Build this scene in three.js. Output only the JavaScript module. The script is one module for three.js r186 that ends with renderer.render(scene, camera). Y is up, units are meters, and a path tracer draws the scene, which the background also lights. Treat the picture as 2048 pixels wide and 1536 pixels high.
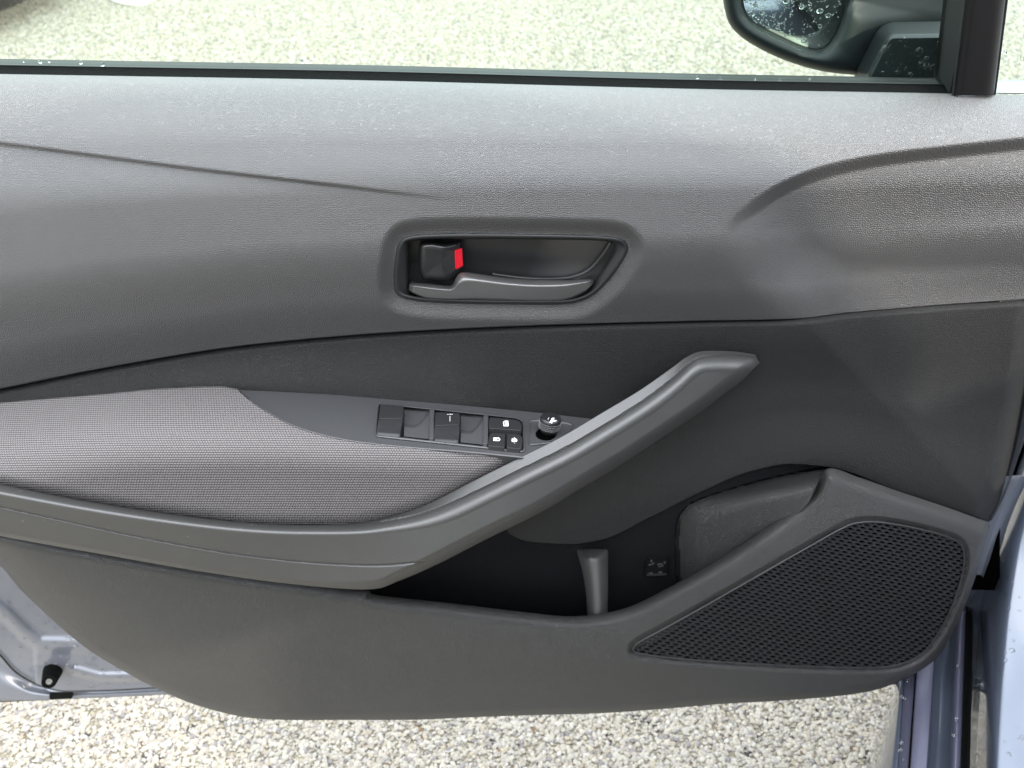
import * as THREE from 'three';
import { mergeGeometries } from 'three/addons/utils/BufferGeometryUtils.js';

// ---------- camera, sky, sun, exposure ----------
const W = 1024, H = 768, FOV = 50, PITCH = 36 * Math.PI / 180, EYE = new THREE.Vector3(0, 1.2, 0.6);
const scene = new THREE.Scene();
const camera = new THREE.PerspectiveCamera(FOV, W / H, 0.02, 400);
camera.position.copy(EYE);
camera.lookAt(EYE.x, EYE.y - Math.sin(PITCH), EYE.z - Math.cos(PITCH));
camera.focus = 0.62; camera.userData.fStop = 11;
const renderer = new THREE.WebGLRenderer({ antialias: true });
renderer.setSize(W, H);
renderer.toneMapping = THREE.LinearToneMapping;
renderer.toneMappingExposure = 2.3;
renderer.shadowMap.enabled = true;

const SUN = new THREE.Vector3(0.69, 0.40, 0.61).normalize();
const clamp = (v, a = 0, b = 1) => Math.min(b, Math.max(a, v));
const lerp = (a, b, t) => a + (b - a) * t;
const smooth = (a, b, x) => { const t = clamp((x - a) / (b - a)); return t * t * (3 - 2 * t); };
let seed = 12345;
const rnd = () => { seed = (seed * 1664525 + 1013904223) >>> 0; return seed / 4294967296; };
function vnoise(x, y, period) {                     // tileable value noise
  const h = (i, j) => { i = ((i % period) + period) % period; j = ((j % period) + period) % period; let n = (i * 374761393 + j * 668265263) | 0; n = Math.imul(n ^ (n >>> 13), 1274126177); return ((n ^ (n >>> 16)) >>> 0) / 4294967296; };
  const i = Math.floor(x), j = Math.floor(y), u = smooth(0, 1, x - i), v = smooth(0, 1, y - j);
  return lerp(lerp(h(i, j), h(i + 1, j), u), lerp(h(i, j + 1), h(i + 1, j + 1), u), v);
}
const fbm = (x, y, p, o = 4) => { let s = 0, a = 0.5; for (let k = 0; k < o; k++) { s += a * vnoise(x, y, p); x *= 2; y *= 2; p *= 2; a *= 0.5; } return s; };
{ // a bright, thinly clouded sky
  const w = 512, h = 256, d = new Float32Array(w * h * 4);
  for (let j = 0; j < h; j++) for (let i = 0; i < w; i++) {
    const el = ((j + 0.5) / h - 0.5) * Math.PI, az = ((i + 0.5) / w - 0.5) * 2 * Math.PI;
    const x = Math.cos(el) * Math.cos(az), y = Math.sin(el), z = Math.cos(el) * Math.sin(az);
    const up = Math.max(0, y), c = smooth(0.36, 0.62, fbm(i / w * 12, j / h * 10, 12, 5));
    const glow = Math.pow(Math.max(0, x * SUN.x + y * SUN.y + z * SUN.z), 6);
    const blue = [0.50, 0.66, 0.86], cloud = [0.985, 1.0, 1.02], k = (i + j * w) * 4, m = lerp(0.55, 1, c);
    for (let q = 0; q < 3; q++) d[k + q] = lerp(blue[q] * (0.9 + 0.3 * (1 - up)), cloud[q], m) * (0.85 + 3.6 * Math.pow(up, 1.1) + 0.5 * glow);
    d[k + 3] = 1;
  }
  const t = new THREE.DataTexture(d, w, h, THREE.RGBAFormat, THREE.FloatType);
  t.mapping = THREE.EquirectangularReflectionMapping; t.magFilter = THREE.LinearFilter; t.needsUpdate = true;
  scene.background = t; scene.environment = t;
  scene.backgroundIntensity = 1.0; scene.environmentIntensity = 1.0;
}
const sun = new THREE.DirectionalLight(0xfff5e8, 2.2);
sun.position.copy(SUN).multiplyScalar(6);
sun.castShadow = true; sun.shadow.radius = 2; sun.shadow.mapSize.set(2048, 2048);
Object.assign(sun.shadow.camera, { left: -4, right: 4, top: 4, bottom: -4, near: 0.1, far: 20 });
scene.add(sun);

// ---------- helpers ----------
const F = (H) / Math.tan(FOV * Math.PI / 360);               // focal length in pixels of a 2048 x 1536 picture
function ray(px, py) {
  const dx = (px - 1024) / F, dy = -(py - 768) / F, s = Math.sin(PITCH), c = Math.cos(PITCH);
  return [dx, -s + dy * c, -c - dy * s];
}
const V = (x, y, z) => new THREE.Vector3(x, y, z);
// the point of the door at depth z (metres in front of the door's own plane) seen along a traced direction
function U(px, py, z) { const r = ray(px, py), t = (z - EYE.z) / r[2]; return V(EYE.x + r[0] * t, EYE.y + r[1] * t, z); }
function atHeight(px, py, y) { const r = ray(px, py), t = (y - EYE.y) / r[1]; return V(EYE.x + r[0] * t, y, EYE.z + r[2] * t); }
function fx(pts) {                                           // monotone cubic through points, as a function of x
  const n = pts.length, x = pts.map(p => p[0]), y = pts.map(p => p[1]), s = [], m = [];
  for (let i = 0; i < n - 1; i++) s.push((y[i + 1] - y[i]) / (x[i + 1] - x[i]));
  for (let i = 0; i < n; i++) {
    if (i === 0) m.push(s[0]); else if (i === n - 1) m.push(s[n - 2]);
    else if (s[i - 1] * s[i] <= 0) m.push(0);
    else { const h0 = x[i] - x[i - 1], h1 = x[i + 1] - x[i], w1 = 2 * h1 + h0, w2 = h1 + 2 * h0; m.push((w1 + w2) / (w1 / s[i - 1] + w2 / s[i])); }
  }
  return q => {
    if (q <= x[0]) return y[0] + m[0] * (q - x[0]);
    if (q >= x[n - 1]) return y[n - 1] + m[n - 1] * (q - x[n - 1]);
    let i = 0; while (q > x[i + 1]) i++;
    const h = x[i + 1] - x[i], t = (q - x[i]) / h, t2 = t * t, t3 = t2 * t;
    return y[i] * (2 * t3 - 3 * t2 + 1) + h * m[i] * (t3 - 2 * t2 + t) + y[i + 1] * (3 * t2 - 2 * t3) + h * m[i + 1] * (t3 - t2);
  };
}
const flat = pts => { const f = fx(pts); return q => f(clamp(q, pts[0][0], pts[pts.length - 1][0])); };
function crv(pts) {                                          // Catmull-Rom, parameter = index
  const n = pts.length;
  return s => {
    const i = clamp(Math.floor(s), 0, n - 2), t = s - i, p = k => pts[clamp(k, 0, n - 1)], a = p(i - 1), b = p(i), c = p(i + 1), d = p(i + 2);
    return b.map((_, q) => 0.5 * (2 * b[q] + (c[q] - a[q]) * t + (2 * a[q] - 5 * b[q] + 4 * c[q] - d[q]) * t * t + (3 * b[q] - a[q] - 3 * c[q] + d[q]) * t * t * t));
  };
}
function closed(pts, N) {                                    // closed smooth outline, N points evenly along it
  const n = pts.length, dense = [], P = k => pts[((k % n) + n) % n];
  for (let i = 0; i < n; i++) for (let k = 0; k < 24; k++) {
    const t = k / 24, a = P(i - 1), b = P(i), c = P(i + 1), d = P(i + 2);
    dense.push([0, 1].map(q => 0.5 * (2 * b[q] + (c[q] - a[q]) * t + (2 * a[q] - 5 * b[q] + 4 * c[q] - d[q]) * t * t + (3 * b[q] - a[q] - 3 * c[q] + d[q]) * t * t * t)));
  }
  return even(dense, N);
}
function even(poly, N) {
  const L = [0]; const n = poly.length;
  for (let i = 0; i < n; i++) { const a = poly[i], b = poly[(i + 1) % n]; L.push(L[i] + Math.hypot(b[0] - a[0], b[1] - a[1])); }
  const out = []; let i = 0;
  for (let k = 0; k < N; k++) { const q = L[n] * k / N; while (L[i + 1] < q) i++; const t = (q - L[i]) / (L[i + 1] - L[i] || 1), a = poly[i], b = poly[(i + 1) % n]; out.push([lerp(a[0], b[0], t), lerp(a[1], b[1], t)]); }
  return out;
}
function rounded(pts, r, N) {                                // polygon with rounded corners
  const n = pts.length, out = [];
  pts.forEach((p, i) => {
    const a = pts[(i + n - 1) % n], b = pts[(i + 1) % n], rr = Array.isArray(r) ? r[i] : r;
    const la = Math.hypot(a[0] - p[0], a[1] - p[1]), lb = Math.hypot(b[0] - p[0], b[1] - p[1]), ka = Math.min(rr / la, 0.48), kb = Math.min(rr / lb, 0.48);
    const A = [lerp(p[0], a[0], ka), lerp(p[1], a[1], ka)], B = [lerp(p[0], b[0], kb), lerp(p[1], b[1], kb)];
    for (let k = 0; k <= 8; k++) { const t = k / 8; out.push([0, 1].map(q => (1 - t) * (1 - t) * A[q] + 2 * t * (1 - t) * p[q] + t * t * B[q])); }
  });
  return N ? even(out, N) : out;
}
function area(c) { let s = 0; c.forEach((p, i) => { const q = c[(i + 1) % c.length]; s += p[0] * q[1] - q[0] * p[1]; }); return s / 2; }
function inset(c, d) {                                       // moves an outline inwards by d pixels
  const n = c.length, s = Math.sign(area(c));
  return c.map((p, i) => { const a = c[(i + n - 1) % n], b = c[(i + 1) % n], tx = b[0] - a[0], ty = b[1] - a[1], l = Math.hypot(tx, ty) || 1; return [p[0] - s * ty / l * d, p[1] + s * tx / l * d]; });
}
function distTo(poly, isClosed) {                            // distance to a polyline; negative inside a closed one
  const n = poly.length;
  return (x, y) => {
    let best = 1e18, side = false;
    for (let i = 0; i < (isClosed ? n : n - 1); i++) {
      const a = poly[i], b = poly[(i + 1) % n], ex = b[0] - a[0], ey = b[1] - a[1], t = clamp(((x - a[0]) * ex + (y - a[1]) * ey) / (ex * ex + ey * ey || 1));
      const qx = x - a[0] - ex * t, qy = y - a[1] - ey * t, d = qx * qx + qy * qy;
      if (d < best) best = d;
      if (isClosed && (a[1] > y) !== (b[1] > y) && x < ex * (y - a[1]) / ey + a[0]) side = !side;
    }
    return side ? -Math.sqrt(best) : Math.sqrt(best);
  };
}
const sampled = (f, a, b, n) => Array.from({ length: n + 1 }, (_, i) => f(lerp(a, b, i / n)));
function near(d, reach, box) { return (x, y) => (x < box[0] - reach || x > box[2] + reach || y < box[1] - reach || y > box[3] + reach) ? reach * 2 : d(x, y); }

const names = {};
function obj(name, geo, mat, parent) {
  const m = new THREE.Mesh(geo, mat); m.name = numbered(name, parent); m.castShadow = m.receiveShadow = true; parent.add(m); return m;
}
function numbered(name, parent) { const k = (parent.name || 'scene') + '/' + name; names[k] = (names[k] || 0) + 1; return names[k] === 1 ? name : name + '_' + String(names[k] - 1).padStart(3, '0'); }
function group(name, parent) { const g = new THREE.Group(); g.name = numbered(name, parent); parent.add(g); return g; }
function tag(o, label, category, more = {}) { o.userData = { ...o.userData, label, category, ...more }; return o; }

// a grid surface between two traced edges A(s) and B(s); place(px, py, t, s) gives the point in the world
function sheet({ A, B, s0 = 0, s1, ns, nt, place, skirtTop = [0, -0.014, -0.018], skirtBot = [0, 0.0, -0.02], ends = 0.006, bend, cut, warp }) {
  const pos = [], uv = [], idx = [], px = [], cols = nt + 3;
  for (let i = 0; i <= ns; i++) {
    const s = lerp(s0, s1, i / ns), a = A(s), b = B(s), fade = smooth(0, ends, i / ns) * smooth(1, 1 - ends, i / ns); let v = 0, last = null;
    const col = [];
    for (let j = 0; j <= nt; j++) { const t = warp ? warp(j / nt) : j / nt, x = lerp(a[0], b[0], t) + (bend ? bend(s, t) : 0), y = lerp(a[1], b[1], t); col.push([place(x, y, t, s), x, y]); }
    const first = col[0], end = col[nt];
    col.unshift([first[0].clone().add(V(...(skirtTop || [0, 0, 0])).multiplyScalar(fade)), first[1], first[2]]);
    col.push([end[0].clone().add(V(...(skirtBot || [0, 0, 0])).multiplyScalar(fade)), end[1], end[2]]);
    for (const [p, x, y] of col) { if (last) v += p.distanceTo(last); last = p; pos.push(p.x, p.y, p.z); uv.push(p.x, p.y - p.z); px.push(x, y); }
  }
  for (let i = 0; i < ns; i++) for (let j = 0; j < cols - 1; j++) {
    if ((j === 0 && !skirtTop) || (j === cols - 2 && !skirtBot)) continue;
    const a = i * cols + j, b = a + 1, c = a + cols, d = c + 1;
    if (cut && [a, b, c, d].every(k => cut(px[2 * k], px[2 * k + 1]))) continue;
    idx.push(a, b, c, b, d, c);
  }
  return made(pos, uv, idx);
}
function made(pos, uv, idx) {
  const g = new THREE.BufferGeometry();
  g.setAttribute('position', new THREE.Float32BufferAttribute(pos, 3));
  g.setAttribute('uv', new THREE.Float32BufferAttribute(uv, 2));
  g.setIndex(idx); g.computeVertexNormals(); return g;
}
// closed outlines joined one after the other; each ring is an array of points in the world
function rings(list, capLast = true, capFirst = false) {
  const n = list[0].length, pos = [], uv = [], idx = []; let v = 0;
  list.forEach((r, k) => { if (k) v += r[0].distanceTo(list[k - 1][0]); let u = 0; r.forEach((p, i) => { if (i) u += p.distanceTo(r[i - 1]); pos.push(p.x, p.y, p.z); uv.push(u, v); }); });
  for (let k = 0; k < list.length - 1; k++) for (let i = 0; i < n; i++) { const a = k * n + i, b = k * n + (i + 1) % n, c = a + n, d = b + n; idx.push(a, b, c, b, d, c); }
  const cap = (r, flip) => {
    const c = r.reduce((s, p) => s.add(p), V(0, 0, 0)).divideScalar(n), o = pos.length / 3;
    for (const p of [...r, c]) { pos.push(p.x, p.y, p.z); uv.push(p.x, p.y); }
    for (let i = 0; i < n; i++) { const q = [o + i, o + (i + 1) % n, o + n]; if (flip) q.reverse(); idx.push(...q); }
  };
  if (capLast) cap(list[list.length - 1], false);
  if (capFirst) cap(list[0], true);
  return outward(made(pos, uv, idx));
}
function outward(g) {                                        // turns a closed shape's faces to the outside
  const p = g.attributes.position, ix = g.index.array; let vol = 0;
  g.computeBoundingBox(); const c = g.boundingBox.getCenter(V(0, 0, 0)), a = V(0, 0, 0), b = V(0, 0, 0), d = V(0, 0, 0);
  for (let i = 0; i < ix.length; i += 3) { a.fromBufferAttribute(p, ix[i]).sub(c); b.fromBufferAttribute(p, ix[i + 1]).sub(c); d.fromBufferAttribute(p, ix[i + 2]).sub(c); vol += a.dot(b.cross(d)); }
  if (vol < 0) { const r = Array.from(ix); for (let i = 0; i < r.length; i += 3) [r[i + 1], r[i + 2]] = [r[i + 2], r[i + 1]]; g.setIndex(r); g.computeVertexNormals(); }
  return g;
}
const lift = (c, z) => c.map(([x, y]) => U(x, y, typeof z === 'function' ? z(x, y) : z));
// a tube of varying section along points in the world
function tube(pts, r, sides = 10) { return new THREE.TubeGeometry(new THREE.CatmullRomCurve3(pts), pts.length * 8, r, sides, false); }

// ---------- textures ----------
function tex(n, f, channels = 1, srgb = false) {             // f(u, v) -> 0..1 or [r, g, b]
  const d = new Uint8Array(n * n * 4);
  for (let j = 0; j < n; j++) for (let i = 0; i < n; i++) { const c = f(i / n, j / n), k = (i + j * n) * 4; for (let q = 0; q < 3; q++) d[k + q] = 255 * clamp(channels === 1 ? c : c[q]); d[k + 3] = 255; }
  const t = new THREE.DataTexture(d, n, n); t.wrapS = t.wrapT = THREE.RepeatWrapping; t.magFilter = THREE.LinearFilter; t.minFilter = THREE.LinearMipmapLinearFilter; t.generateMipmaps = true;
  if (srgb) t.colorSpace = THREE.SRGBColorSpace; t.needsUpdate = true; return t;
}
function worley(cells, jit = 0.9) {                          // tileable; returns (u, v) -> [f1, f2, cell id]
  const px = [], py = []; for (let i = 0; i < cells * cells; i++) { px.push(0.5 + (rnd() - 0.5) * jit); py.push(0.5 + (rnd() - 0.5) * jit); }
  return (u, v) => {
    const x = u * cells, y = v * cells, ci = Math.floor(x), cj = Math.floor(y); let f1 = 9, f2 = 9, id = 0;
    for (let dj = -1; dj <= 1; dj++) for (let di = -1; di <= 1; di++) {
      const i = (ci + di + cells) % cells, j = (cj + dj + cells) % cells, k = i + j * cells, d = Math.hypot(ci + di + px[k] - x, cj + dj + py[k] - y);
      if (d < f1) { f2 = f1; f1 = d; id = k; } else if (d < f2) f2 = d;
    }
    return [f1, f2, id];
  };
}
function every(t, w, h = w) { const c = t.clone(); c.repeat.set(1 / w, 1 / h); c.needsUpdate = true; return c; }
const grainW = worley(88, 0.85);
const grainTex = tex(2048, (u, v) => { const du = 0.002 * (fbm(u * 32, v * 32, 32, 2) - 0.4), [a, b, id] = grainW((u + du + 1) % 1, (v + du + 1) % 1), e = b - a; return smooth(0.0, 0.55, e) * (0.82 + 0.18 * ((id * 7919 % 97) / 97)); });
const sparkTex = tex(512, (u, v) => 0.6 * vnoise(u * 170, v * 170, 170) + 0.4 * vnoise(u * 90, v * 90, 90));
const weaveTex = tex(512, (u, v) => {                        // staggered yarn knots
  const n = 16, y = v * n, r = Math.floor(y), x = u * n + (r % 2 ? 0.5 : 0), a = x - Math.floor(x) - 0.5, b = y - r - 0.5;
  return clamp(1.05 - 2.6 * (a * a * 1.0 + b * b * 1.25)) * (0.9 + 0.1 * vnoise(u * 64, v * 64, 64));
});
const weaveColor = tex(512, (u, v) => {
  const n = 16, y = v * n, r = Math.floor(y), x = u * n + (r % 2 ? 0.5 : 0), a = x - Math.floor(x) - 0.5, b = y - r - 0.5;
  const k = smooth(0.05, 0.75, 1.05 - 2.6 * (a * a + b * b * 1.25)), s = 0.25 + 0.36 * k, id = (Math.floor(x) * 31 + r * 57) % 13 / 13;
  return [s * (1.0 + 0.02 * id), s * (0.985), s * (0.985 + 0.02 * (1 - id))];
}, 3, true);
function skin(base, vary, marks) {                           // plain plastic with faint unevenness, dust specks and scratches
  const n = 1024, d = new Uint8Array(n * n * 4);
  for (let j = 0; j < n; j++) for (let i = 0; i < n; i++) { const v = base + vary * (fbm(i / n * 6, j / n * 6, 6, 4) - 0.47), k = (i + j * n) * 4; d[k] = d[k + 1] = d[k + 2] = 255 * v; d[k + 3] = 255; }
  const dot = (x, y, r, a) => { for (let q = -3; q <= 3; q++) for (let p = -3; p <= 3; p++) { const w = smooth(r, r * 0.4, Math.hypot(p, q)) * a, k = (((Math.round(x) + p + n) % n) + ((Math.round(y) + q + n) % n) * n) * 4; if (w > 0) for (let c = 0; c < 3; c++) d[k + c] = Math.min(255, d[k + c] + 255 * w); } };
  for (let m = 0; m < marks * 3; m++) dot(rnd() * n, rnd() * n, 1 + rnd() * 1.2, 0.05 + 0.25 * rnd() * rnd());
  for (let m = 0; m < marks / 3; m++) { let x = rnd() * n, y = rnd() * n, a = rnd() * 6.28; const turn = (rnd() - 0.5) * 0.06, l = 8 + rnd() * 45, g = 0.02 + 0.05 * rnd(); for (let q = 0; q < l; q++) { dot(x, y, 1.1, g); x += Math.cos(a); y += Math.sin(a); a += turn; } }
  const t = new THREE.DataTexture(d, n, n); t.wrapS = t.wrapT = THREE.RepeatWrapping; t.magFilter = THREE.LinearFilter; t.colorSpace = THREE.SRGBColorSpace; t.needsUpdate = true; return t;
}
const mottle = tex(512, (u, v) => 0.75 + 0.5 * (fbm(u * 8, v * 8, 8, 5) - 0.45));

// ---------- materials ----------
const std = (c, rough, extra = {}) => new THREE.MeshStandardMaterial({ color: new THREE.Color().setRGB(...c), roughness: rough, ...extra });
const phys = (c, rough, extra = {}) => new THREE.MeshPhysicalMaterial({ color: new THREE.Color().setRGB(...c), roughness: rough, ...extra });
const M = {
  leather: phys([1, 0.97, 0.965], 0.54, { ior: 1.95, map: every(skin(0.20, 0.02, 0), 0.6), bumpMap: every(grainTex, 0.120), bumpScale: 0.00038 }),
  leatherDark: phys([1, 1, 1], 0.55, { ior: 1.5, specularIntensity: 0.6, map: every(skin(0.108, 0.02, 0), 0.6), bumpMap: every(grainTex, 0.128), bumpScale: 0.00045 }),
  lowerTrim: phys([1, 0.98, 0.955], 0.42, { ior: 1.58, map: every(skin(0.172, 0.03, 40), 0.5), bumpMap: every(grainTex, 0.120), bumpScale: 0.0006 }),
  trim: phys([1, 0.985, 0.965], 0.44, { ior: 1.6, map: every(skin(0.198, 0.03, 60), 0.45), bumpMap: every(sparkTex, 0.05), bumpScale: 0.00012 }),
  fabric: std([0.345, 0.331, 0.322], 0.95, { map: every(weaveColor, 0.034, 0.042), bumpMap: every(weaveTex, 0.034, 0.042), bumpScale: 0.0005 }),
  plate: phys([0.038, 0.038, 0.040], 0.42, { ior: 1.7, bumpMap: every(sparkTex, 0.05), bumpScale: 0.00012 }),
  black: std([0.010, 0.010, 0.011], 0.4),
  switchTop: std([0.014, 0.014, 0.015], 0.45),
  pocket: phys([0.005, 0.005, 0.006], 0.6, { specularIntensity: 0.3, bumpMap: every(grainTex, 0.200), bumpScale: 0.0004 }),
  handle: phys([0.058, 0.057, 0.055], 0.34, { ior: 2.0, bumpMap: every(sparkTex, 0.04), bumpScale: 0.0001 }),
  lockBlack: phys([0.014, 0.014, 0.015], 0.3, { ior: 1.6 }),
  bezel: phys([0.016, 0.016, 0.017], 0.42),
  red: std([0.75, 0.012, 0.03], 0.4),
  white: std([0.8, 0.8, 0.8], 0.6),
  grille: phys([0.026, 0.026, 0.028], 0.34, { ior: 1.6 }),
  rubber: phys([0.0025, 0.003, 0.003], 0.9, { specularIntensity: 0.12, bumpMap: every(sparkTex, 0.02), bumpScale: 0.0004 }),
  seal: phys([0.010, 0.012, 0.0115], 0.6, { specularIntensity: 0.5 }),
  gloss: phys([0.0035, 0.0035, 0.0038], 0.4, { specularIntensity: 0.35 }),
  paint: phys([0.075, 0.09, 0.122], 0.34, { metalness: 0.4, clearcoat: 1, clearcoatRoughness: 0.05 }),
  paintDull: phys([0.112, 0.121, 0.145], 0.38, { metalness: 0.35, clearcoat: 0.8, clearcoatRoughness: 0.12 }),
  scuff: phys([0.075, 0.075, 0.11], 0.35, { metalness: 0.4, clearcoat: 0.5, clearcoatRoughness: 0.2 }),
  glass: phys([0.76, 0.88, 0.80], 0, { transmission: 1, thickness: 0, ior: 1.5 }),
  water: phys([1, 1, 1], 0, { transmission: 1, thickness: 0.002, ior: 1.33 }),
  mirror: std([0.82, 0.85, 0.84], 0.02, { metalness: 1 }),
  housing: phys([0.008, 0.0105, 0.012], 0.45, { specularIntensity: 0.45 }),
  gap: phys([0.001, 0.001, 0.001], 0.9, { specularIntensity: 0 }),
  cabin: std([0.03, 0.03, 0.032], 0.8),
};

// ---------- ground ----------
const stoneW = worley(80, 0.95);
const stoneTone = k => { const r = (k * 7919 % 1009) / 1009, q = (k * 104729 % 997) / 997; return r < 0.06 ? [0.36, 0.34, 0.36] : r < 0.14 ? [0.72, 0.60, 0.46] : r < 0.22 ? [0.66, 0.65, 0.62] : [0.80 + 0.12 * q, 0.77 + 0.12 * q, 0.68 + 0.12 * q]; };
const stoneColor = tex(2048, (u, v) => { const w = 0.003 * (vnoise(u * 160, v * 160, 160) - 0.5), [a, b, id] = stoneW((u + w + 1) % 1, (v - w + 1) % 1), e = smooth(0.03, 0.16, b - a), c = stoneTone(id); return c.map((x, q) => 0.70 * lerp([0.62, 0.59, 0.55][q], x, e) * (0.93 + 0.14 * vnoise(u * 320, v * 320, 320))); }, 3, true);
const stoneBump = tex(1024, (u, v) => { const [a, b, id] = stoneW(u, v); return smooth(0, 0.5, b - a) * (0.6 + 0.4 * (id % 17) / 17); });
{
  const ground = new THREE.PlaneGeometry(160, 160); ground.rotateX(-Math.PI / 2);
  const uv = ground.attributes.uv; for (let i = 0; i < uv.count; i++) uv.setXY(i, uv.getX(i) * 160, uv.getY(i) * 160);
  const m = obj('ground', ground, std([0.62, 0.60, 0.55], 0.9, { map: every(stoneColor, 1.1), bumpMap: every(stoneBump, 1.1), bumpScale: 0.004 }), scene);
  m.userData = { kind: 'structure', label: 'pale exposed aggregate pavement of cream and grey stones', category: 'pavement' };
  const base = new THREE.IcosahedronGeometry(1, 1), tones = [[0.70, 0.67, 0.57], [0.74, 0.72, 0.64], [0.68, 0.65, 0.56], [0.72, 0.69, 0.62], [0.64, 0.60, 0.52], [0.62, 0.55, 0.43], [0.76, 0.74, 0.69], [0.60, 0.58, 0.54], [0.52, 0.48, 0.44], [0.36, 0.34, 0.35]];
  const pebble = v => { const g = base.clone(), p = g.attributes.position; for (let i = 0; i < p.count; i++) { const x = p.getX(i), y = p.getY(i), z = p.getZ(i), k = 1 + 0.28 * (vnoise(x * 1.4 + 9 * v + 20, y * 1.4 + z * 1.1 + 20, 64) - 0.5); p.setXYZ(i, x * k * 1.12, y * k * 0.5, z * k * 0.9); } g.computeVertexNormals(); return g; };
  const M4 = new THREE.Matrix4(), Q = new THREE.Quaternion(), E = new THREE.Euler();
  for (const [count, x0, x1, z0, z1, r0, r1, name] of [[76000, -1.45, 1.3, -0.75, 0.3, 0.0017, 0.0031, 'near'], [90000, -4.6, 4.6, -7.2, -1.9, 0.0050, 0.0060, 'far']]) for (let v = 0; v < 3; v++) {
    const im = new THREE.InstancedMesh(pebble(v), std([1, 1, 1], 0.75), count), col = new THREE.Color();
    for (let i = 0; i < count; i++) {
      const r = r0 + r1 * Math.pow(rnd(), 2.2);
      Q.setFromEuler(E.set((rnd() - 0.5) * 0.7, rnd() * 6.283, (rnd() - 0.5) * 0.7));
      im.setMatrixAt(i, M4.compose(V(lerp(x0, x1, rnd()), 0.001 + r * 0.12, lerp(z0, z1, rnd())), Q, V(r, r, r)));
      const t = tones[Math.floor(Math.pow(rnd(), 1.25) * tones.length)], k = 0.88 + 0.24 * rnd();
      im.setColorAt(i, col.setRGB(t[0] * k * 0.305, t[1] * k * 0.293, t[2] * k * 0.274));
    }
    im.name = numbered('gravel', scene); im.castShadow = im.receiveShadow = true;
    im.userData = name === 'near' ? { kind: 'stuff', label: 'cream and grey pebbles bedded in the pavement below the open door', category: 'gravel', group: 'pebbles below the door' } : { kind: 'stuff', label: 'pale pebbles of the pavement seen through the door window', category: 'gravel', group: 'pebbles beyond the window' };
    scene.add(im);
  }
}

// ---------- the door ----------
const door = group('car_door_assembly', scene);
tag(door, 'open car door seen from inside, dark grey trim with armrest, speaker grille and window', 'car door');

const belt = fx([[-600, 136], [0, 148], [700, 160], [1400, 178], [1900, 187], [2125, 192]]);
const seam = fx([[-600, 870], [-300, 830], [0, 778], [200, 738], [500, 690], [800, 664], [1100, 650], [1400, 642], [1590, 638], [1700, 626], [1800, 617], [1900, 609], [2048, 600], [2100, 597]]);
const crease = fx([[-600, 220], [0, 283], [400, 335], [700, 370], [960, 402]]);
const arcPts = [[1400, 500], [1425, 470], [1440, 452], [1462, 430], [1505, 396], [1570, 357], [1650, 327], [1760, 304], [1900, 287], [2048, 270], [2200, 250]];
const arcY = fx(arcPts), arcD = distTo(sampled(x => [x, arcY(x)], 1400, 2200, 90), false);
const scoopIn = distTo([...sampled(crv([[1432, 440], [1437, 462], [1448, 500], [1474, 552], [1518, 604], [1575, 644], [1660, 690]]), 0, 6, 40), [2400, 690], [2400, 150], [1432, 150]], true), scoopD = (x, y) => -scoopIn(x, y);
const bezelOut = closed([[787, 560], [790, 520], [797, 488], [820, 472], [900, 467], [1060, 468], [1190, 471], [1240, 477], [1256, 492], [1250, 515], [1222, 556], [1190, 588], [1160, 603], [1120, 609], [1000, 609], [880, 606], [820, 600], [793, 588]], 160);
const bezelD = near(distTo(bezelOut, true), 60, [785, 465, 1258, 610]);
const upProf = flat([[0, -0.008], [0.03, 0.002], [0.10, 0.016], [0.25, 0.035], [0.45, 0.047], [0.62, 0.047], [0.85, 0.033], [1, 0.015]]);
function zUpper(px, py) {
  const b = belt(px), t = (py - b) / (seam(px) - b);
  let z = upProf(t);
  const d = py - crease(px), amp = 0.0024 * (1 - smooth(600, 960, px));
  if (d > 0 && amp > 0) z -= amp * (d < 9 ? smooth(0, 9, d) : Math.exp(-(d - 9) / 70));
  if (px > 1400) {
    const yA = arcY(px); if (py > yA) { const a = Math.min(arcD(px, py), 400); z -= 0.027 * (0.5 * smooth(0, 32, a) + 0.5 * smooth(0, 170, a)) * (1 + 0.1 * smooth(100, 330, a)) * smooth(-10, 165, scoopD(px, py)); }
  }
  return z;
}
const zUpperCut = (px, py) => { const d = bezelD(px, py); return zUpper(px, py) - (d < 60 ? 0.008 * (1 - smooth(-2, 36, d)) : 0); };
obj('upper_panel', sheet({ A: s => [s, belt(s)], B: s => [lerp(s, s - 22, smooth(1900, 2120, s)), seam(s)], s0: -450, s1: 2120, ns: 900, nt: 230, place: (x, y) => U(x, y, zUpperCut(x, y)), cut: (x, y) => bezelD(x, y) < -4 }), M.leather, door);

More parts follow.
